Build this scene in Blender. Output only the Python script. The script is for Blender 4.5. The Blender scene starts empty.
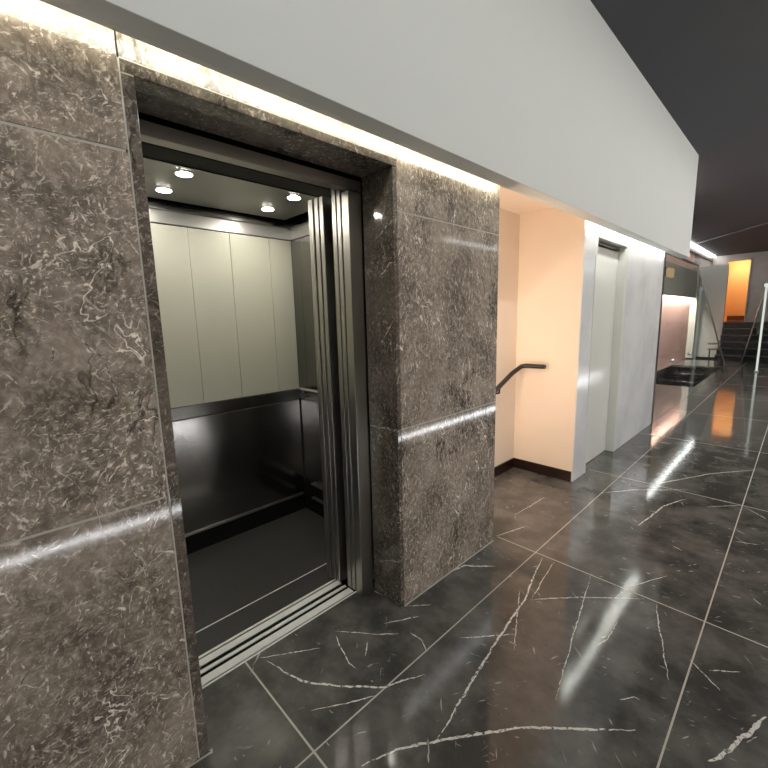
import bpy, bmesh, math, random
from mathutils import Vector, Matrix, Euler
random.seed(7)
C = bpy.context.scene.collection
SC = bpy.context.scene
# ------------------------------------------------------------------ helpers
def srgb(r, g, b):
    f = lambda c: (c/12.92 if c <= .04045 else ((c+.055)/1.055)**2.4)
    return (f(r/255), f(g/255), f(b/255), 1)

class NT:
    """tiny node-tree builder"""
    def __init__(s, name):
        s.m = bpy.data.materials.new(name); s.m.use_nodes = True
        s.t = s.m.node_tree; s.t.nodes.clear()
    def n(s, typ, **kw):
        x = s.t.nodes.new(typ)
        for k, v in kw.items(): setattr(x, k, v)
        return x
    def put(s, sock, v):
        if hasattr(v, 'is_linked') or isinstance(v, bpy.types.NodeSocket): s.t.links.new(v, sock)
        else: sock.default_value = v
    def math(s, op, a, b=0.0, clamp=False):
        x = s.n('ShaderNodeMath', operation=op, use_clamp=clamp)
        s.put(x.inputs[0], a); s.put(x.inputs[1], b); return x.outputs[0]
    def vmath(s, op, a, b):
        x = s.n('ShaderNodeVectorMath', operation=op)
        s.put(x.inputs[0], a); s.put(x.inputs[1], b); return x.outputs[0]
    def pos(s): return s.n('ShaderNodeNewGeometry').outputs['Position']
    def rot(s, v, e):
        x = s.n('ShaderNodeVectorRotate', rotation_type='EULER_XYZ')
        s.put(x.inputs['Vector'], v); x.inputs['Rotation'].default_value = e; return x.outputs[0]
    def noise(s, v, scale, detail=3, rough=.55, color=False, dist=0.0):
        x = s.n('ShaderNodeTexNoise'); s.put(x.inputs['Vector'], v)
        x.inputs['Scale'].default_value = scale; x.inputs['Detail'].default_value = detail
        x.inputs['Roughness'].default_value = rough; x.inputs['Distortion'].default_value = dist
        return x.outputs['Color' if color else 'Fac']
    def step(s, v, a, b):
        x = s.n('ShaderNodeMapRange', interpolation_type='SMOOTHSTEP'); s.put(x.inputs['Value'], v)
        x.inputs['From Min'].default_value = a; x.inputs['From Max'].default_value = b; return x.outputs['Result']
    def ridge(s, noise, w):
        d = s.math('ABSOLUTE', s.math('SUBTRACT', noise, .5))
        return s.math('SUBTRACT', 1.0, s.step(d, 0.0, w))
    def mix(s, f, a, b):
        x = s.n('ShaderNodeMix', data_type='RGBA'); s.put(x.inputs[0], f)
        s.put(x.inputs[6], a); s.put(x.inputs[7], b); return x.outputs[2]
    def bsdf(s, color, rough=.5, metal=0.0, spec=.5, normal=None, **kw):
        b = s.n('ShaderNodeBsdfPrincipled'); o = s.n('ShaderNodeOutputMaterial')
        s.put(b.inputs['Base Color'], color); s.put(b.inputs['Roughness'], rough)
        s.put(b.inputs['Metallic'], metal); b.inputs['Specular IOR Level'].default_value = spec
        for k, v in kw.items(): s.put(b.inputs[k], v)
        if normal is not None: s.t.links.new(normal, b.inputs['Normal'])
        s.t.links.new(b.outputs[0], o.inputs[0]); return s.m
    def bump(s, h, strength=.1, dist=.01):
        x = s.n('ShaderNodeBump'); x.inputs['Strength'].default_value = strength
        x.inputs['Distance'].default_value = dist; s.put(x.inputs['Height'], h); return x.outputs[0]

def plain(name, col, rough=.5, metal=0.0, spec=.5, var=.06, scale=6):
    t = NT(name); n = t.noise(t.pos(), scale, 4)
    k = t.math('ADD', t.math('MULTIPLY', n, 2*var), 1-var)
    c = t.n('ShaderNodeVectorMath', operation='SCALE'); c.inputs[0].default_value = col[:3]; t.put(c.inputs[3], k)
    return t.bsdf(c.outputs[0], rough, metal, spec)

def patchy(name, c0, c1, scale, a, b_):
    t = NT(name); return t.bsdf(t.mix(t.step(t.noise(t.pos(), scale, 3), a, b_), c0, c1), .12, 0, .5)

def glow(name, col, strength):
    t = NT(name); e = t.n('ShaderNodeEmission'); o = t.n('ShaderNodeOutputMaterial')
    e.inputs[0].default_value = col; e.inputs[1].default_value = strength
    t.t.links.new(e.outputs[0], o.inputs[0]); return t.m

def brushed(name, col, rough=.3, axis=2, var=.12, bump=.0):
    """brushed stainless: fine streaks along one axis"""
    t = NT(name); p = t.pos()
    sc = [90, 90, 90]; sc[axis] = 1.2
    n = t.noise(t.vmath('MULTIPLY', p, tuple(sc)), 3, 3)
    k = t.math('ADD', t.math('MULTIPLY', n, 2*var), 1-var)
    c = t.n('ShaderNodeVectorMath', operation='SCALE'); c.inputs[0].default_value = col[:3]; t.put(c.inputs[3], k)
    r = t.math('ADD', t.math('MULTIPLY', n, .06), rough-.03)
    nm = None
    if bump: nm = t.bump(t.noise(p, 3.5, 1), bump, .02)
    return t.bsdf(c.outputs[0], r, 1.0, .5, nm)

def brown_marble(name, angs=(.75, -.55, .2), k=2.1):
    """mottled brown stone full of short pale strokes, a few long veins and dark cracks"""
    t = NT(name); p = t.pos()
    w = t.vmath('SUBTRACT', t.noise(p, 9, 4, .6, True), (.5, .5, .5))
    pw = t.vmath('ADD', p, t.vmath('MULTIPLY', w, (.06, .06, .06)))
    def along(a, st, off=(0, 0, 0)):
        return t.vmath('MULTIPLY', t.rot(t.vmath('ADD', pw, off), (a, a*.3, .2)), (1.0, 1.0, st))
    K = lambda r, g, b: (k*r, k*g, k*b, 1)
    base = t.mix(t.step(t.noise(p, 4.0, 9, .66), .34, .68), K(.058, .046, .036), K(.170, .139, .112))
    mott = t.step(t.noise(pw, 42, 6, .75), .42, .70)
    base = t.mix(t.math('MULTIPLY', mott, .45), base, K(.34, .285, .235))
    c = base
    for a, sc, st, off, lo, am in ((angs[0], 96, .22, (0, 0, 0), .61, .75), (angs[1], 84, .20, (3, 1, 4), .615, .65), (angs[2], 120, .25, (7, 5, 2), .60, .6), (angs[0]+.5, 140, .3, (1, 9, 6), .58, .55), (angs[1]-.4, 50, .12, (4, 2, 8), .645, .7)):
        s_ = t.step(t.noise(along(a, st, off), sc, 2, .5), lo, lo+.12)
        mk = t.step(t.noise(t.vmath('ADD', p, off), 3.4, 3), .36, .62)
        c = t.mix(t.math('MULTIPLY', t.math('MULTIPLY', s_, mk), am), c, K(.56, .49, .42))
    for a, sc, off, wd in ((angs[0], 4.6, (5, 5, 5), .006), (angs[1], 3.8, (2, 8, 1), .005)):
        r_ = t.ridge(t.noise(along(a, .32, off), sc, 4, .6), wd)
        mk = t.step(t.noise(t.vmath('ADD', p, (off[1], off[0], 3)), 3.0, 2), .52, .64)
        c = t.mix(t.math('MULTIPLY', t.math('MULTIPLY', r_, mk), .7), c, K(.66, .60, .52))
    d = t.math('MULTIPLY', t.ridge(t.noise(along(angs[2], .4, (1, 8, 3)), 2.8, 5, .65), .016), t.step(t.noise(t.vmath('ADD', p, (4, 4, 9)), 2.4, 2), .48, .62))
    c = t.mix(t.math('MULTIPLY', d, .75), c, (.014, .011, .009, 1))
    nm = t.bump(t.noise(p, 45, 2), .018, .004)
    return t.bsdf(c, t.math('ADD', .065, t.math('MULTIPLY', mott, .05)), 0, .5, nm)

def black_marble(name):
    t = NT(name); p = t.pos()
    w = t.vmath('SUBTRACT', t.noise(p, 4, 4, .6, True), (.5, .5, .5))
    pd = t.vmath('ADD', t.vmath('MULTIPLY', t.rot(p, (0, 0, .5)), (1, .4, 1)), t.vmath('MULTIPLY', w, (.12, .12, .12)))
    base = t.mix(t.step(t.noise(p, 3.5, 8, .65), .35, .7), (.055, .054, .050, 1), (.160, .152, .140, 1))
    sp = t.step(t.noise(p, 55, 5, .7), .6, .8)
    base = t.mix(t.math('MULTIPLY', sp, .35), base, (.22, .215, .20, 1))
    c = base
    for a, sc, st, off, lo in ((.5, 55, .18, (0, 0, 0), .675), (-.7, 46, .15, (3, 1, 0), .68), (1.3, 70, .22, (6, 2, 0), .67)):
        q = t.vmath('MULTIPLY', t.rot(t.vmath('ADD', t.vmath('ADD', p, t.vmath('MULTIPLY', w, (.05, .05, 0))), off), (0, 0, a)), (1, st, 1))
        f = t.math('MULTIPLY', t.step(t.noise(q, sc, 2, .5), lo, lo+.06), t.step(t.noise(t.vmath('ADD', p, off), 2.6, 3), .47, .60))
        c = t.mix(t.math('MULTIPLY', f, .75), c, (.60, .59, .56, 1))
    return t.bsdf(c, .08, 0, .62)

def white_marble(name):
    t = NT(name); p = t.pos()
    w = t.vmath('SUBTRACT', t.noise(p, 2.2, 5, .6, True), (.5, .5, .5))
    pd = t.vmath('ADD', t.vmath('MULTIPLY', t.rot(p, (.35, 0, 0)), (1, 1, .25)), t.vmath('MULTIPLY', w, (.4, .4, .4)))
    base = t.mix(t.step(t.noise(p, 1.6, 5), .35, .7), srgb(246, 248, 249), srgb(224, 228, 231))
    f = t.math('MULTIPLY', t.ridge(t.noise(pd, 2.6, 3), .02), t.step(t.noise(p, 1.9, 2), .45, .6))
    c = t.mix(t.math('MULTIPLY', f, .6), base, srgb(250, 250, 248))
    return t.bsdf(c, .14, 0, .5)

def glass(name, tint=(.93, .96, .95, 1), k=.32):
    """thin clear pane: mostly see-through, Schlick reflection rising at grazing angles"""
    t = NT(name)
    a = t.n('ShaderNodeBsdfTransparent'); a.inputs[0].default_value = tint
    g = t.n('ShaderNodeBsdfGlossy'); g.inputs['Roughness'].default_value = .02
    lw = t.n('ShaderNodeLayerWeight'); lw.inputs['Blend'].default_value = .5
    f = t.math('ADD', .03, t.math('MULTIPLY', t.math('POWER', lw.outputs['Facing'], 5.0), k))
    x = t.n('ShaderNodeMixShader'); o = t.n('ShaderNodeOutputMaterial')
    t.t.links.new(f, x.inputs[0]); t.t.links.new(a.outputs[0], x.inputs[1]); t.t.links.new(g.outputs[0], x.inputs[2])
    t.t.links.new(x.outputs[0], o.inputs[0]); return t.m

# ------------------------------------------------------------------ materials
M = {}
M['brown'] = brown_marble('brown_marble')
M['brown_v'] = brown_marble('brown_marble_upright', (.12, -.45, -.05), 2.1)
M['black'] = black_marble('black_marble')
M['vein_white'] = patchy('pale_vein', (.10, .095, .09, 1), (.78, .76, .71, 1), 55, .34, .5)
M['vein_dim'] = patchy('soft_vein', (.15, .125, .10, 1), (.66, .60, .52, 1), 70, .42, .6)
M['grout'] = plain('pale_grout', (.52, .49, .43, 1), .5, 0, .3, .15, 30)
M['brown_shade'] = brown_marble('dark_marble_shaded', (.5, -.7, .1), .95)  # darker stone, with the opening's shade also put into its colour
M['white_marble'] = white_marble('white_marble')
M['paint_white'] = plain('white_paint', srgb(226, 228, 226), .75, 0, .25, .015, 2)
M['ceiling'] = plain('charcoal_paint', srgb(92, 93, 98), .85, 0, .2, .05, 2)
M['cream'] = plain('cream_paint', srgb(244, 226, 208), .8, 0, .2, .03, 3)
M['door'] = plain('white_door_paint', srgb(238, 239, 232), .16, 0, .5, .02, 3)
M['skirt'] = plain('dark_brown_skirting', srgb(38, 22, 18), .25, 0, .5, .2, 12)
M['rail'] = plain('black_rail_paint', (.006, .006, .006, 1), .3, 0, .5, .1, 20)
M['steel'] = brushed('brushed_steel', (.55, .53, .49, 1), .34, 2, .02)
M['steel_h'] = brushed('brushed_steel_horizontal', (.34, .325, .30, 1), .36, 1, .06)
M['steel_dark'] = brushed('dark_polished_steel', (.35, .34, .325, 1), .18, 1, .05, .14)
M['steel_mid'] = brushed('grey_steel', (.20, .195, .185, 1), .24, 1)
M['steel_wavy'] = plain('satin_steel_band', (.46, .455, .43, 1), .30, .55, .5, .10, 4)
M['chrome'] = plain('chrome', (.75, .75, .74, 1), .12, 1, .5, .03)
M['sill'] = plain('sill_aluminium', (.86, .85, .80, 1), .45, 0.0, .5, .08, 30)
M['groove'] = plain('groove_black', (.006, .006, .006, 1), .8, 0, .05)
M['car_panel'] = plain('grey_green_panel', srgb(190, 190, 175), .42, .15, .5, .05, 3)
M['car_ceiling'] = brushed('ceiling_steel', (.17, .165, .155, 1), .38, 1, .05)
M['car_floor'] = plain('speckled_dark_rubber', (.045, .045, .042, 1), .38, 0, .45, .5, 70)
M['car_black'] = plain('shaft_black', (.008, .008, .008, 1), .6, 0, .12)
M['shaft'] = plain('shaft_grey', (.03, .03, .03, 1), .8)
M['pink'] = plain('pale_pink_paint', srgb(244, 204, 192), .7, 0, .3, .03, 2)
M['beam'] = plain('grey_beam_paint', srgb(176, 180, 172), .6, 0, .3, .05, 3)
M['orange'] = plain('orange_paint', srgb(252, 200, 136), .7, 0, .2, .03, 2)
M['brown_wood'] = plain('dark_brown_wood', srgb(96, 46, 18), .4, 0, .4, .2, 15)
M['stone'] = plain('grey_stone', srgb(178, 172, 164), .25, 0, .5, .18, 5)
M['dark_frame'] = plain('dark_bronze_frame', srgb(44, 36, 36), .3, .3, .5, .15, 8)
M['glass'] = glass('clear_glass')
M['glass_edge'] = glass('green_glass', (.78, .87, .83, 1))
M['black_step'] = plain('black_granite', (.012, .013, .014, 1), .18, 0, .5, .4, 30)
M['tread'] = plain('paler_black_granite', (.065, .065, .065, 1), .2, 0, .5, .3, 30)  # paler than the risers so the step edges read
M['hall'] = plain('hall_paint', srgb(190, 184, 176), .6, 0, .3, .04, 2)
M['led'] = glow('cove_led', (1.0, .97, .82, 1), 13)
M['led_b'] = glow('cove_led_white', (1.0, .99, .90, 1), 34)
M['led_floor'] = glow('skirting_led', (.97, .98, 1.0, 1), 26)
M['led_high'] = glow('opposite_led', (.95, 1.0, .98, 1), 9)
M['led_far'] = glow('far_led', (1.0, .98, .95, 1), 26)
M['spot'] = glow('car_spot', (1.0, .94, .84, 1), 215)
M['lamp'] = glow('corridor_fill', (.98, 1.0, .985, 1), 15)
M['warm'] = glow('warm_lamp', (1.0, .80, .61, 1), 15)
M['orange_lamp'] = glow('orange_lamp', (1.0, .86, .64, 1), 105)
M['lobby_fill'] = glow('lobby_fill', (1.0, .97, .94, 1), 40)
M['pink_fill'] = glow('pink_fill', (1.0, .84, .78, 1), 300)
M['post_glow'] = glow('post_glow', (.93, 1.0, .90, 1), .75)
M['amber'] = glow('amber_glow', (1.0, .66, .34, 1), .55)

# ------------------------------------------------------------------ mesh building
class MB:
    def __init__(s): s.bm = bmesh.new(); s.mi = 0
    def mat(s, i): s.mi = i; return s
    def box(s, x0, x1, y0, y1, z0, z1, bev=0.0):
        b = bmesh.new(); bmesh.ops.create_cube(b, size=1)
        for v in b.verts:
            v.co = Vector(((x0+x1)/2+v.co.x*(x1-x0), (y0+y1)/2+v.co.y*(y1-y0), (z0+z1)/2+v.co.z*(z1-z0)))
        if bev: bmesh.ops.bevel(b, geom=b.edges[:], offset=bev, segments=2, affect='EDGES', profile=.5)
        s._merge(b); return s
    def _merge(s, b):
        for f in b.faces: f.material_index = s.mi
        me = bpy.data.meshes.new('tmp'); b.to_mesh(me); b.free()
        s.bm.from_mesh(me); bpy.data.meshes.remove(me)
    def prism(s, pts, d):
        """closed polygon pts (3-D, planar) extruded by vector d"""
        b = bmesh.new(); d = Vector(d)
        a = [b.verts.new(Vector(p)) for p in pts]; c = [b.verts.new(Vector(p)+d) for p in pts]
        b.faces.new(a); b.faces.new(list(reversed(c))); n = len(pts)
        for i in range(n): b.faces.new((a[i], c[i], c[(i+1) % n], a[(i+1) % n]))
        bmesh.ops.recalc_face_normals(b, faces=b.faces); s._merge(b); return s
    def tube(s, pts, r, seg=14, smooth=True):
        pts = [Vector(p) for p in pts]; b = bmesh.new(); rings = []
        for i, p in enumerate(pts):
            t = (pts[min(i+1, len(pts)-1)]-pts[max(i-1, 0)]).normalized()
            u = t.orthogonal().normalized() if i == 0 else (u-t*u.dot(t)).normalized()
            v = t.cross(u)
            rr = r[i] if isinstance(r, (list, tuple)) else r
            rings.append([b.verts.new(p+(u*math.cos(k*2*math.pi/seg)+v*math.sin(k*2*math.pi/seg))*rr) for k in range(seg)])
        for i in range(len(rings)-1):
            for k in range(seg):
                f = b.faces.new((rings[i][k], rings[i][(k+1) % seg], rings[i+1][(k+1) % seg], rings[i+1][k])); f.smooth = smooth
        b.faces.new(list(reversed(rings[0]))); b.faces.new(rings[-1])
        bmesh.ops.recalc_face_normals(b, faces=b.faces); s._merge(b); return s
    def ribbon(s, pts, w, nrm, jit=.4, seg=.02, taper=True):
        """thin irregular vein of mean width w lying on a plane with normal nrm"""
        pts = [Vector(p) for p in pts]; nrm = Vector(nrm); P = []
        for a, c in zip(pts, pts[1:]):
            n = max(1, int((c-a).length/seg))
            P += [a.lerp(c, i/n) for i in range(n)]
        P.append(pts[-1]); b = bmesh.new(); L = []; dr = 0.0
        for i, p in enumerate(P):
            t = (P[min(i+1, len(P)-1)]-P[max(i-1, 0)]).normalized(); sd = nrm.cross(t)
            k = min(1, 4*min(i, len(P)-1-i)/max(1, len(P)-1)+.25) if taper else 1
            dr = (dr*.75+random.uniform(-1, 1)*w*jit) if taper else 0.0; o = sd*dr
            h = w*.5*k*random.uniform(1-jit, 1+jit*1.3)
            L.append((b.verts.new(p+o+sd*h), b.verts.new(p+o-sd*h)))
        for (a, c), (d, e) in zip(L, L[1:]):
            f = b.faces.new((a, c, e, d))
            f.normal_update()
            if f.normal.dot(nrm) < 0: f.normal_flip()
        s._merge(b); return s
    def disc(s, c, r, z0, z1, seg=28):
        return s.tube([(c[0], c[1], z0), (c[0], c[1], z1)], r, seg)

def wloc(o):
    v = Vector()
    while o: v += o.location; o = o.parent
    return v
def obj(name, mb, mats, parent=None, bevel=0.0):
    if not isinstance(mats, (list, tuple)): mats = [mats]
    me = bpy.data.meshes.new(name)
    vs = [v.co for v in mb.bm.verts]
    if parent: org = wloc(parent)
    else:
        org = Vector(((min(v.x for v in vs)+max(v.x for v in vs))/2, (min(v.y for v in vs)+max(v.y for v in vs))/2, min(v.z for v in vs)))
    bmesh.ops.translate(mb.bm, verts=mb.bm.verts, vec=-org)
    mb.bm.to_mesh(me); mb.bm.free()
    for m in mats: me.materials.append(m)
    o = bpy.data.objects.new(name, me); C.objects.link(o)
    if parent: o.parent = parent
    else: o.location = org
    if bevel:
        b = o.modifiers.new('bevel', 'BEVEL'); b.width = bevel; b.segments = 2; b.limit_method = 'ANGLE'
    return o
def tag(o, label, cat, group=None):
    o['label'] = label; o['category'] = cat
    if group: o['group'] = group
    return o
def thing(name, loc, label, cat, group=None):
    o = bpy.data.objects.new(name, None); C.objects.link(o); o.location = loc
    return tag(o, label, cat, group)
def struct(name, mb, mats, parent=None, **k):
    o = obj(name, mb, mats, parent, **k)
    if not parent: o['kind'] = 'structure'
    return o
def root(name, loc):
    o = bpy.data.objects.new(name, None); C.objects.link(o); o.location = loc; o['kind'] = 'structure'; return o

# ------------------------------------------------------------------ measured data (metres, wall plane x = 0, y = along the corridor)
FV = [[(-0.203,0.700),(-0.098,0.724),(-0.003,0.754),(0.048,0.785),(0.164,0.879),(0.273,0.987),(0.298,1.051),(0.348,1.140)],
[(0.135,0.706),(0.182,0.787),(0.226,0.859),(0.273,0.930)],[(-0.126,1.021),(0.019,1.135),(0.115,1.230)],
[(0.146,1.268),(0.219,1.271),(0.270,1.240)],[(-0.102,1.009),(-0.022,0.978),(0.072,0.954),(0.111,0.956)],[(0.041,1.089),(0.091,1.026)],
[(-0.241,0.685),(-0.093,0.909)],
[(0.427,0.716),(0.469,0.839),(0.547,0.954),(0.603,1.034),(0.696,1.152),(0.772,1.248),(0.930,1.394),(1.045,1.498)],
[(0.552,0.965),(0.521,1.150),(0.464,1.552),(0.428,1.863),(0.327,2.297)],[(0.398,2.306),(0.451,1.907)],
[(0.450,1.885),(0.631,2.092),(0.877,2.308)],[(0.931,2.308),(0.992,2.101),(1.078,1.824)],[(1.375,1.897),(1.323,1.743),(1.247,1.548)],
[(0.642,3.137),(0.701,3.617),(0.798,3.877)],[(0.273,3.547),(0.436,3.781),(0.776,4.094)],[(0.551,4.059),(0.845,4.643),(1.137,5.044)],
[(0.336,1.410),(0.512,1.616)],[(-0.595,3.620),(-0.041,3.671)],[(-0.015,2.330),(0.069,2.597)],[(0.001,1.801),(0.028,1.896),(0.159,2.022)],
[(0.010,1.394),(0.096,1.488)],[(0.014,1.221),(0.103,1.383)],[(0.918,2.616),(0.802,2.382),(0.762,2.208)],[(0.940,3.817),(1.138,4.047)],
[(1.141,4.004),(1.283,3.858)],[(1.140,3.337),(1.263,3.389)],[(0.874,3.003),(0.927,2.975)],[(1.189,2.000),(1.281,2.077)],
[(0.827,2.049),(0.828,1.873),(0.813,1.810)],[(0.374,1.923),(0.552,1.523)],[(0.617,2.277),(0.716,1.764),(0.789,1.415)],
[(-0.068,2.695),(-0.041,3.150)],[(0.967,1.590),(1.002,1.642),(1.022,1.644)],[(1.123,2.006),(1.235,1.914)]]
WIDE = {0: .010, 7: .011, 8: .011, 12: .016, 10: .008, 15: .012, 14: .012, 13: .012, 19: .014}
WV = [[(0.025,1.204),(0.105,1.173),(0.162,1.165),(0.209,1.153)],[(0.054,1.232),(0.171,1.208)],[(0.140,1.519),(0.173,1.511),(0.200,1.478)],
[(0.169,1.474),(0.186,1.439),(0.230,1.402)],[(0.212,1.409),(0.237,1.293)],[(0.272,1.273),(0.236,1.173)],[(0.101,1.411),(0.113,1.459)],
[(-0.086,0.558),(-0.041,0.614),(0.027,0.660)],[(-0.117,0.463),(-0.042,0.523)],[(0.079,0.627),(0.092,0.537),(0.109,0.475)],
[(0.175,0.732),(0.320,0.813)],[(0.215,0.859),(0.254,0.725)]]
PV = [[(1.407,1.023),(1.666,1.122),(1.912,1.267)],[(1.480,1.730),(1.616,1.892)],[(1.407,2.118),(1.509,2.108),(1.558,2.086)],
[(1.440,2.103),(1.580,2.058),(1.656,2.039)],[(1.600,0.405),(2.250,0.504)],[(1.988,0.256),(2.156,0.330)]]
RV = [[(-0.089,1.890),(-0.040,1.920),(-.002,1.940)],[(-0.109,1.377),(-0.002,1.505)],[(-0.111,1.687),(-0.027,1.761),(-0.002,1.758)],[(-0.155,0.949),(-0.002,0.970)],[(-0.178,0.198),(-0.002,0.267)]]
YC, YP, XR, YS = 1.385, 2.265, -.58, 3.62      # pier start, pier end, recess back, recess side wall
ZW, ZCEIL, XOPP = 2.26, 3.52, 2.1

# ------------------------------------------------------------------ floor
f = MB()
for r in ((0, XOPP, -4, 15.8), (-.27, 0, .33, 1.40), (-.9, 0, 2.2, 3.82), (-.14, 0, 3.85, 4.86),
          (-1.3, 0, 6.28, 10.0), (-.10, 0, 10.0, 14.0), (-1.3, 0, 14.0, 15.8), (-1.3, -1.2, 10.0, 14.0)):
    f.box(r[0], r[1], r[2], r[3], -.05, 0)
f.mat(1)
zf = .0004
for x in (.27, 1.13): f.ribbon([(x, -4, zf), (x, 15.8, zf)], .0065, (0, 0, 1), 0, .5, False)
for k in range(-2, 9):
    y = .628+1.70*k
    f.ribbon([(.0 if not .3 < y < 1.3 else -.27, y, zf*1.1), (XOPP, y, zf*1.1)], .0075, (0, 0, 1), 0, .5, False)
f.ribbon([(0.002, YC, zf), (0.002, YP, zf)], .009, (0, 0, 1), .15, .03, False)
f.ribbon([(-.20, YC-.03, zf), (0.004, YC+.0, zf)], .006, (0, 0, 1), .2, .03, False)
f.ribbon([(0.004, -1, zf), (0.004, .30, zf), (.012, .372, zf), (-.0, .372, zf)], .010, (0, 0, 1), .2, .03, False)
f.ribbon([(XR, YS-.004, zf), (0, YS-.004, zf)], .006, (0, 0, 1), .1, .03, False)
f.mat(2)
for i, v in enumerate(FV): f.ribbon([(x, y, zf*1.3) for x, y in v], WIDE.get(i, .0055)*.8, (0, 0, 1), .28 if i in WIDE else .45, .012)
struct('floor', f, [M['black'], M['grout'], M['vein_white']])

# ------------------------------------------------------------------ brown marble wall, panels with open joints
def cladding(mb, y0, y1, zs, x0=-.02, x1=0.0, gap=.007):
    for a, c in zip(zs, zs[1:]): mb.box(x0, x1, y0, y1, a+gap/2, c-gap/2, .0015)
w = MB(); w.mat(0)
cladding(w, -4, .330, (0, .972, 1.970, 2.6))
w.mat(1).box(-.25, -.0018, -4, .326, 0, 2.55).box(-.25, -.02, -4, .326, 2.55, 3.5)
w.mat(2)
for v in WV: w.ribbon([(.0006, y, z) for y, z in v if True], .0038, (1, 0, 0), .5, .012)
struct('wall_left', w, [M['brown'], M['grout'], M['vein_dim']])
w = MB(); w.box(-.25, 0, .334, YC-.002, 2.204, 3.5, .0015)
struct('wall_over_elevator', w, [M['brown_v']])
w = MB(); cladding(w, YC+.002, YP, (0, .962, 1.984, 2.6))
w.mat(1).box(-.20, -.0018, YC+.004, YP-.002, 0, 3.5); w.mat(2)
for v in PV: w.ribbon([(.0006, y, z) for y, z in v], .0045, (1, 0, 0), .5, .014)
w.mat(3).box(-1.7, -.20, 2.15, YP-.001, 0, 3.5)
struct('wall_pier', w, [M['brown_v'], M['grout'], M['vein_dim'], M['cream']])
# marble lining of the lift opening
w = MB(); w.box(-.205, .001, .334, .366, 0, 2.165, .002); w.mat(1).box(-.02, .0004, .3302, .3342, 0, 2.2); struct('trim_1', w, [M['brown_shade'], M['grout']])
w = MB(); w.box(-.205, .001, .334, YC, 2.168, 2.200, .002); w.mat(1).box(-.02, .0004, .334, YC, 2.2002, 2.2038).box(-.02, .0008, .336, .3655, 2.165, 2.168); struct('trim_2', w, [M['brown_shade'], M['grout']])
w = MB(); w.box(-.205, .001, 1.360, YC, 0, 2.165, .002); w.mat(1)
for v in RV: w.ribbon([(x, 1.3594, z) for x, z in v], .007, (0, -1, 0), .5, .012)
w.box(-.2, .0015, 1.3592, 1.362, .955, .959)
struct('trim_3', w, [M['brown_shade'], M['vein_dim']])

# ------------------------------------------------------------------ bulkhead with its cove light, ceiling
w = MB(); w.box(.080, .155, -4, 6.95, 2.229, ZCEIL, .002); w.box(.058, .081, -4, 6.95, 2.229, 2.235)
struct('ceiling_bulkhead', w, M['paint_white'])
w = MB(); w.box(.001, .080, -4, 6.95, 2.2805, 2.36); struct('trim_4', w, M['paint_white'])
w = MB(); w.box(.066, .0795, -4, 2.262, 2.2355, 2.280)
tag(obj('led_strip', w, M['led']), 'warm white light strip hidden above the brown marble wall', 'light strip')
w = MB(); w.box(.066, .0795, YS, 6.30, 2.2355, 2.280)
tag(obj('led_strip', w, M['led_b']), 'white light strip hidden above the white marble wall and door', 'light strip')
w = MB(); w.box(-1.75, XOPP+.1, -4.1, 21, ZCEIL, ZCEIL+.08)
struct('ceiling', w, M['ceiling'])
w = MB(); w.prism([(-1.3, 15.67, ZCEIL-.035), (-1.3, 15.77, ZCEIL-.035), (XOPP, 11.35, ZCEIL-.035), (XOPP, 11.25, ZCEIL-.035)], (0, 0, .034))
struct('trim_5', w, M['ceiling'])

# ------------------------------------------------------------------ recess with stair rail
w = MB(); w.box(-.95, XR, YP, YS+.05, 0, 2.5); struct('wall_recess_back', w, M['cream'])
w = MB(); w.box(XR, -.001, YP, YS, 2.415, 2.52); struct('ceiling_recess', w, M['cream'])
w = MB(); w.prism([(XR, YP, 0), (XR+.014, YP, 0), (XR+.014, YS-.016, 0), (-.012, YS-.016, 0), (-.012, YS-.004, 0), (XR, YS, 0)], (0, 0, .095))
struct('baseboard_recess', w, M['skirt'])
h = thing('stair_handrail', (-.60, 3.6, .8), 'black tube handrail bending along the cream recess wall', 'handrail')
xr = XR+.075; yr = YS-.075
rail = [(xr, 2.32, .52), (xr, 3.145, .869), (xr, 3.40, .977), (xr+.008, yr-.05, 1.010), (xr+.025, yr-.015, 1.032), (xr+.06, yr, 1.040), (-.28, yr, 1.042), (-.258, yr, 1.042)]
obj('rail', MB().tube(rail, [.021]*7+[.017], 16), M['rail'], h)
for yb, zb in ((3.19, .870), (2.6, .62)):
    obj('bracket', MB().tube([(xr, yb, zb), (xr-.005, yb, zb-.045), (XR+.03, yb, zb-.055), (XR+.008, yb, zb-.055), (XR+.007, yb, zb-.055), (XR, yb, zb-.055)], [.009, .009, .009, .009, .026, .026], 12), M['rail'], h)
l = thing('wall_lamp', (-.34, YP, .48), 'tall warm lamp fixed on the far side of the brown marble pier', 'lamp')
obj('base', MB().box(-.44, -.24, YP, YP+.03, .48, 1.92, .004), M['steel'], l)
obj('diffuser', MB().box(-.43, -.25, YP+.03, YP+.07, .50, 1.90, .01), M['warm'], l)

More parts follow.
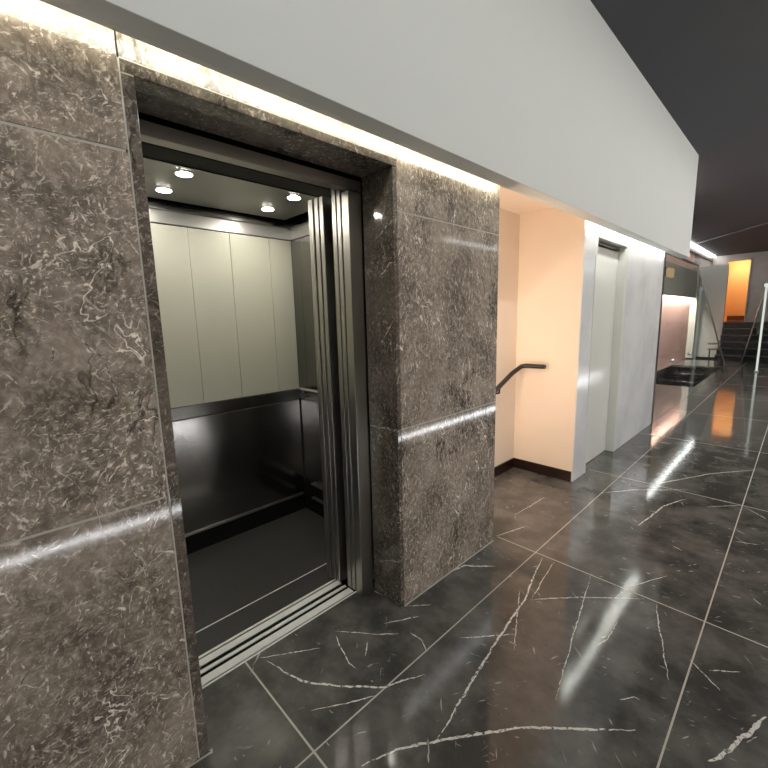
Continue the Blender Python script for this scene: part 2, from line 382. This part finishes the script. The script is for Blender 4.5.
# ------------------------------------------------------------------ white marble wall with the white door
w = MB(); w.box(-.95, 0, YS, 3.885, 0, 3.5); w.box(-.95, 0, 4.80, 6.32, 0, 3.5); w.box(-.95, 0, 3.885, 4.80, 2.205, 3.5); w.box(-.95, -.14, 3.885, 4.80, 0, 2.205)
w.mat(1).box(-.94, -.006, YS-.004, YS, .0, 2.415)
struct('wall_white', w, [M['white_marble'], M['cream']])
d = root('door_1', (-.1, 4.36, 0))
obj('door_frame', MB().box(-.139, .004, 3.887, 3.925, 0, 2.20, .003).box(-.139, .006, 4.745, 4.798, 0, 2.20, .003).box(-.139, .006, 3.887, 4.798, 2.165, 2.203, .003), M['door'], d)
lf = obj('door_leaf', MB().box(-.135, -.075, 3.928, 4.742, .006, 2.125, .003), M['door'], d)
obj('gap_shade', MB().box(-.135, -.060, 3.93, 4.74, 2.134, 2.154, .002), M['steel_mid'], d)  # dark strip standing for the shadow gap above the leaf

# ------------------------------------------------------------------ lift: landing door set
ld = thing('elevator_landing_door', (-.27, .86, 0), 'brushed steel landing door set, slid open in the brown marble opening', 'elevator door')
obj('jamb', MB().box(-.263, -.212, 1.277, 1.356, 0, 2.10, .002), M['steel'], ld)
obj('jamb', MB().box(-.263, -.212, .370, .40, 0, 2.10, .002), M['steel'], ld)
obj('door_panel', MB().box(-.296, -.268, 1.273, 1.86, .012, 2.14, .002), M['steel'], ld)
obj('door_panel', MB().box(-.332, -.301, 1.270, 1.86, .012, 2.14, .002), M['steel'], ld)
hd = MB().box(-.262, -.206, .370, 1.356, 2.104, 2.150, .002)
obj('header', hd, M['steel_h'], ld)
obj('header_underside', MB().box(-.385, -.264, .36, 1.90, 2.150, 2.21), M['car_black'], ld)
# sills with running grooves
def sill(parent, xs, z=.0):
    x0, x1 = xs[0], xs[-1]
    p = obj('sill', MB().box(x0, x1, .345, 1.30, -.03, z-.0025), M['groove'], parent)
    r = MB()
    for a, c in zip(xs[0::2], xs[1::2]): r.box(a, c, .345, 1.272 if a < -.3 else 1.30, z-.02, z+.002, .0008)
    obj('sill_rib', r, M['sill'], p)
sill(ld, (-.366, -.347, -.327, -.285, -.277, -.268))

# ------------------------------------------------------------------ lift car
car = thing('elevator_car', (-.93, .86, 0), 'open elevator car with grey green upper panels and dark polished steel below', 'elevator')
XB, YL, YRR, ZC = -1.36, .10, 1.668, 2.20
obj('car_floor', MB().box(XB, -.450, YL, YRR, -.04, -.001), M['car_floor'], car)
obj('floor_trim', MB().box(-.612, -.606, YL, YRR, -.001, .0015), M['sill'], car)
sill(car, (-.450, -.437, -.427, -.389))
bw = obj('back_wall', MB().box(XB-.06, XB-.012, YL-.05, YRR+.05, -.04, 2.4), M['shaft'], car)
seams = (YL, .40, .672, .943, 1.205, 1.490, YRR)
for a, c in zip(seams, seams[1:]):
    obj('wall_panel', MB().box(XB-.012, XB, a+.0012, c-.0012, .988, 2.086, .001), M['car_panel'], bw)
obj('upper_band', MB().box(XB-.012, XB+.004, YL, YRR, 2.092, 2.30, .001), M['steel_wavy'], bw)
obj('middle_rail', MB().box(XB-.012, XB+.006, YL, YRR, .905, .985, .003), M['steel_mid'], bw)
obj('lower_panel', MB().box(XB-.012, XB, YL, YRR-.005, .142, .902, .004), M['steel_dark'], bw)
obj('bottom_trim', MB().box(XB-.012, XB+.012, YL, YRR-.02, .124, .140, .004), M['steel_h'], bw)
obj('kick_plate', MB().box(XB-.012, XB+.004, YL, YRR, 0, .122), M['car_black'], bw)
rw = obj('side_wall', MB().box(XB, -.51, YRR+.012, YRR+.06, -.04, 2.4), M['shaft'], car)
obj('wall_panel', MB().box(XB+.115, XB+.0, YRR, YRR+.012, .988, 2.086, .001), M['steel_mid'], rw)
obj('wall_panel', MB().box(-.52, XB+.245, YRR, YRR+.012, .988, 2.086, .001), M['car_panel'], rw)
obj('wall_panel', MB().box(XB+.245, XB+.115, YRR, YRR+.012, .988, 2.086, .001), M['steel_mid'], rw)
obj('upper_band', MB().box(XB+.004, -.52, YRR-.004, YRR+.012, 2.092, 2.30, .001), M['steel_wavy'], rw)
obj('middle_rail', MB().box(XB+.006, -.52, YRR-.006, YRR+.012, .905, .985, .003), M['steel_mid'], rw)
obj('lower_panel', MB().box(XB+.01, -.52, YRR, YRR+.012, .262, .902, .004), M['steel_dark'], rw)
obj('bottom_trim', MB().box(XB+.13, -.52, YRR-.03, YRR+.012, .238, .256, .004), M['steel_h'], rw)
obj('bottom_trim', MB().box(XB+.13, -.52, YRR-.03, YRR+.012, .124, .140, .004), M['steel_h'], rw)
obj('kick_plate', MB().box(XB+.004, -.52, YRR-.006, YRR+.012, 0, .236), M['car_black'], rw)
lw = obj('side_wall', MB().box(XB, -.40, YL-.06, YL-.012, -.04, 2.4), M['shaft'], car)
obj('wall_panel', MB().box(XB, -.51, YL-.012, YL, .988, 2.086, .001), M['car_panel'], lw)
obj('lower_panel', MB().box(XB, -.51, YL-.012, YL, .0, .98, .001), M['steel_dark'], lw)
obj('upper_band', MB().box(XB, -.51, YL-.012, YL+.002, 2.092, 2.30, .001), M['steel_wavy'], lw)
obj('cornice', MB().box(XB, XB+.03, YL, YRR, 2.165, 2.30, .002).box(XB, -.52, YRR-.03, YRR, 2.165, 2.30, .002), M['steel_dark'], car)
cp = obj('car_ceiling', MB().box(XB+.10, -.52, YL+.08, YRR-.10, ZC, ZC+.03, .003), M['car_ceiling'], car)
obj('ceiling_backing', MB().box(XB, -.52, YL, YRR, ZC+.09, ZC+.12), M['steel_mid'], car)
for lx, ly in ((-.773, .747), (-1.083, .747), (-1.078, 1.341), (-.773, 1.341)):
    s = obj('spotlight', MB().tube([(lx, ly, ZC+.001), (lx, ly, ZC-.002)], .043, 28), M['chrome'], car)
    obj('lens', MB().disc((lx, ly), .034, ZC-.002, ZC-.0035), M['spot'], s)
hr = obj('handrail', MB().tube([(XB+.10, YRR, .965), (XB+.10, YRR-.045, .985), (XB+.105, YRR-.052, 1.0), (XB+.14, YRR-.055, 1.0), (-.62, YRR-.055, 1.0), (-.60, YRR-.05, 1.0), (-.60, YRR, .985)], .016, 14), M['chrome'], car)
# car front: header, post and the two sliding panels parked at the right
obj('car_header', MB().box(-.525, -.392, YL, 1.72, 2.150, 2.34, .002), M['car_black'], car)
obj('header_edge', MB().box(-.532, -.526, YL, 1.63, 2.146, 2.20, .001), M['steel_mid'], car)
obj('car_door_panel', MB().box(-.418, -.388, 1.258, 1.84, .012, 2.11, .002), M['steel'], car)
obj('car_door_panel', MB().box(-.456, -.424, 1.254, 1.84, .012, 2.11, .002), M['steel'], car)
obj('front_post', MB().box(-.502, -.464, 1.249, 1.69, .0, 2.11, .002), M['steel'], car)
obj('front_post', MB().box(-.502, -.452, YL-.06, .33, .0, 2.11, .002), M['steel'], car)
# shaft
w = MB(); w.box(-1.70, -1.60, -.2, 2.2, -.3, 3.5); w.box(-1.7, -.25, -.3, -.2, -.3, 3.5); w.box(-1.6, -.21, 1.95, 2.05, -.3, 3.5); w.box(-1.7, -.27, -.3, 2.05, -.35, -.3)
w.box(-1.6, -.253, -.2, 1.95, 2.6, 2.65)
struct('wall_shaft', w, M['shaft'])

# ------------------------------------------------------------------ lobby behind the glass screen
w = MB(); w.box(-1.45, -1.3, 6.32, 16.4, -1.3, ZCEIL); struct('wall_lobby', w, M['pink'])
w = MB(); w.box(-1.30, -1.18, 6.33, 16.5, 2.12, 2.75, .004); struct('trim_6', w, M['beam'])
w = MB(); w.box(-1.19, -1.175, 6.33, 16.34, 1.93, 2.125); struct('added_valance', w, M['beam'])  # valance added to keep the strip behind it out of sight
w = MB(); w.box(-1.28, -1.23, 11.8, 16.2, 2.085, 2.119)
tag(obj('led_strip', w, M['pink_fill']), 'pinkish light strip added out of sight under the lobby beam to brighten the pink wall', 'light strip')  # strip added out of sight to light the pink wall
w = MB(); w.box(-1.30, -1.12, 16.35, 16.62, 0, 2.75, .004); struct('trim_7', w, M['beam'])
w = MB(); w.box(-1.30, -1.2, 10.2, 11.7, 0, 2.12, .01); struct('trim_8', w, M['stone'])
w = MB(); w.box(-1.25, -1.20, 10, 14, -1.3, -.05); w.box(-.10, -.05, 10, 14, -1.3, -.05); w.box(-1.25, -.05, 9.95, 10, -1.3, -.05); w.box(-1.25, -.05, 14, 14.05, -1.3, -.05); w.box(-1.25, -.05, 9.95, 14.05, -1.36, -1.3)
struct('wall_stairwell', w, M['black_step'])
st = thing('stair_flight', (-.65, 13.9, -1.3), 'black granite stair flight going down behind the angled glass screen', 'stairs')
for k in range(6):
    obj('step', MB().box(-1.195, -.105, 13.95-.3*(k+1), 13.95-.3*k, -1.299, -.19*(k+1), .004), M['black_step'], st)
g = thing('glass_screen', (0, 9.5, 0), 'large clear glass screen with a sloping end beside the white marble wall', 'glass panel')
obj('pane', MB().prism([(-.006, 6.42, .03), (-.006, 6.42, 2.25), (-.006, 8.62, 2.25), (-.006, 11.0, 1.21), (-.006, 13.35, .18), (-.006, 13.35, .0), (-.006, 6.42, 0)], (.012, 0, 0)), M['glass'], g)
obj('side_frame', MB().box(-.04, .0, 6.325, 6.42, 0, 2.27, .003), M['dark_frame'], g)
obj('top_frame', MB().box(-.015, .015, 6.42, 8.66, 2.25, 2.275, .003), M['dark_frame'], g)
obj('sloping_edge', MB().tube([(0, 8.64, 2.262), (0, 11.0, 1.22), (0, 13.36, .19), (0, 13.37, .001)], .012, 8), M['steel'], g)
for yy, zz in ((7.3, .78), (8.6, .78)):
    obj('clamp', MB().tube([(-.02, yy, zz), (.02, yy, zz)], .022, 14), M['chrome'], g)
a = thing('amber_reflection', (-1.1, 12.3, 2.5), 'small amber glow added on the grey beam for a reflected orange sign', 'lamp')  # glowing box added in place of an orange reflection on the beam
obj('base', MB().box(-1.18, -1.15, 12.05, 12.55, 2.38, 2.60, .004), M['dark_frame'], a)
obj('shade', MB().box(-1.15, -1.06, 12.08, 12.52, 2.36, 2.58, .02), M['amber'], a)
a = tag(obj('added_lobby_light', MB().box(-.78, -.62, 6.98, 9.2, ZCEIL-.05, ZCEIL-.001), M['lobby_fill']), 'unseen ceiling light added to brighten the lobby behind the glass screen', 'light strip')  # light added where it stays unseen, to brighten the lobby
b = thing('metal_bench', (-.22, 14.6, 0), 'low bench with two bright steel rails seen through the glass screen', 'bench')
for zz in (.40, .56): obj('bench_rail', MB().box(-.55, -.25, 14.8, 15.2, zz, zz+.04, .005), M['chrome'], b)
for xx in (-.53, -.30): obj('bench_leg', MB().box(xx, xx+.03, 14.98, 15.02, 0, .40), M['steel_mid'], b)

# ------------------------------------------------------------------ far staircase, landing and orange doorway
w = MB(); w.box(-1.45, -1.3, 16.4, 20.9, 0, ZCEIL); struct('wall_far_left', w, M['white_marble'])
w = MB(); w.box(-1.30, -.50, 17.0, 17.15, 0, 2.95, .004); struct('wall_far_panel', w, M['beam'])
w = MB(); w.box(-1.245, -1.205, 12.5, 19.7, ZCEIL-.04, ZCEIL-.001, .004); led = obj('led_strip', w, M['led_far']); tag(led, 'bright white light strip on the dark ceiling above the far stairs', 'light strip')
w = MB(); w.box(-1.295, -1.265, 12.5, 19.75, ZCEIL-.20, ZCEIL-.08, .004); struct('trim_9', w, M['dark_frame'])
fs = thing('staircase', (0, 16.6, 0), 'six black marble steps rising to the orange doorway', 'stairs')
for k in range(6):
    s = obj('step', MB().box(-.48, 1.0, 15.8+.28*k, 15.8+.28*(k+1)+.02, .0 if k == 0 else .19*k, .19*(k+1)-.03, .002), M['black_step'], fs)
    obj('tread', MB().box(-.48, 1.0, 15.775+.28*k, 15.8+.28*(k+1), .19*(k+1)-.03, .19*(k+1), .004), M['tread'], s)
w = MB(); w.box(-1.3, XOPP, 17.48, 19.8, 1.0, 1.14); struct('floor_landing', w, M['black'])
w = MB(); w.box(-1.3, -.87, 19.8, 19.95, 1.0, ZCEIL); w.box(-.16, XOPP, 19.8, 19.95, 1.0, ZCEIL); w.box(-.87, -.16, 19.8, 19.95, 3.34, ZCEIL)
struct('wall_far', w, M['stone'])
d = root('door_2', (-.5, 19.8, 1.14))
obj('door_frame', MB().box(-.87, -.82, 19.77, 19.96, 1.14, 3.34, .004).box(-.21, -.16, 19.77, 19.96, 1.14, 3.34, .004).box(-.87, -.16, 19.77, 19.96, 3.29, 3.34, .004), M['stone'], d)
w = MB(); w.box(-1.2, .3, 20.75, 20.85, 1.1, 3.5); struct('wall_orange_back', w, M['orange'])
w = MB(); w.box(-1.2, .3, 19.96, 20.75, 1.08, 1.13); struct('floor_orange', w, M['orange'])
w = MB(); w.box(-1.25, -1.2, 19.96, 20.85, 1.1, 3.5); w.box(.3, .35, 19.96, 20.85, 1.1, 3.5); w.box(-1.2, .3, 19.96, 20.85, 3.45, 3.5)
struct('wall_orange_room', w, M['orange'])
w = MB(); w.box(-.78, -.23, 20.55, 20.72, 1.13, 1.30, .004)
tag(obj('bench', w, M['brown_wood']), 'low dark brown bench inside the orange doorway', 'bench')
l = thing('ceiling_lamp', (-.5, 20.3, 3.45), 'round lamp on the ceiling inside the orange doorway', 'lamp')
obj('base', MB().disc((-.5, 20.12), .13, 3.42, 3.45), M['steel'], l); obj('bulb', MB().disc((-.5, 20.12), .11, 3.38, 3.42), M['orange_lamp'], l)
# flaring glass wing and lit post at the right of the stairs
g = thing('glass_wing', (.4, 14.6, 0), 'greenish triangular glass wing flaring out right of the far stairs', 'glass panel')
obj('pane', MB().prism([(.60, 13.45, 0), (.16, 15.75, 0), (.16, 15.75, .06), (.60, 13.45, 1.98)], (.011, .002, 0)), M['glass_edge'], g)
obj('rim', MB().tube([(.605, 13.46, 1.985), (.165, 15.76, .07), (.165, 15.762, .002)], .012, 8), M['steel'], g)
p = thing('light_post', (.625, 13.38, 0), 'slim pale glowing post at the near end of the glass wing', 'post')
obj('foot', MB().box(.585, .665, 13.34, 13.42, 0, .03, .004), M['steel'], p)
obj('shaft', MB().box(.605, .645, 13.36, 13.40, .03, 2.04, .004), M['post_glow'], p)
obj('cap', MB().box(.58, .67, 13.335, 13.425, 2.04, 2.12, .012), M['post_glow'], p)

# ------------------------------------------------------------------ the rest of the corridor (beside and behind the camera)
w = MB(); w.box(XOPP, XOPP+.1, -4, 19.95, 0, ZCEIL); struct('wall_right', w, M['hall'])
w = MB(); w.box(-.25, XOPP, -4.1, -4, 0, ZCEIL); struct('wall_back', w, M['hall'])
w = MB(); w.box(XOPP-.030, XOPP-.001, -3.99, 11.05, .042, .047); w.box(XOPP-.004, XOPP-.001, -3.99, 11.05, .0005, .042); struct('added_visor', w, M['steel_mid'])  # visor added over the foot strip to block its upward light
w = MB(); w.box(XOPP-.016, XOPP-.005, -3.98, 11, .0, .024)
tag(obj('led_strip', w, M['led_floor']), 'cool white light strip along the foot of the wall opposite the elevator', 'light strip')
w = MB(); w.box(XOPP-.031, XOPP-.001, 4.40, 12, 2.52, 2.53)
tag(obj('led_strip', w, M['led_high']), 'thin light strip on the wall opposite the white door', 'light strip')
w = MB(); w.box(1.70, 1.82, -2.2, 14.5, ZCEIL-.05, ZCEIL-.001)
tag(obj('added_ceiling_light', w, M['lamp']), 'unseen linear lamp added on the dark ceiling by the wall opposite the elevator', 'lamp')  # unseen lamp added to light the bulkhead and corridor evenly

# ------------------------------------------------------------------ world, camera, view
W = bpy.data.worlds.new('world'); SC.world = W; W.use_nodes = True
W.node_tree.nodes['Background'].inputs[0].default_value = (.5, .5, .5, 1); W.node_tree.nodes['Background'].inputs[1].default_value = .05
cam = bpy.data.cameras.new('camera'); co = bpy.data.objects.new('camera', cam); C.objects.link(co)
cam.sensor_width = 36; cam.sensor_fit = 'HORIZONTAL'; cam.lens = 402.3/768*36; cam.clip_start = .05
R = Vector((0.69566328, 0.71793808, -0.02484994)); U = Vector((-0.09665778, 0.12782445, 0.98707557)); F = Vector((-0.71183557, 0.68427029, -0.15831708))
m = Matrix((R, U, -F)).transposed().to_4x4(); m.translation = Vector((1.327, 0, 1.5)); co.matrix_world = m
SC.camera = co
vs = SC.view_settings; vs.view_transform = 'Standard'; vs.look = 'None'; vs.gamma = 1; vs.use_curve_mapping = False; vs.exposure = 0.0
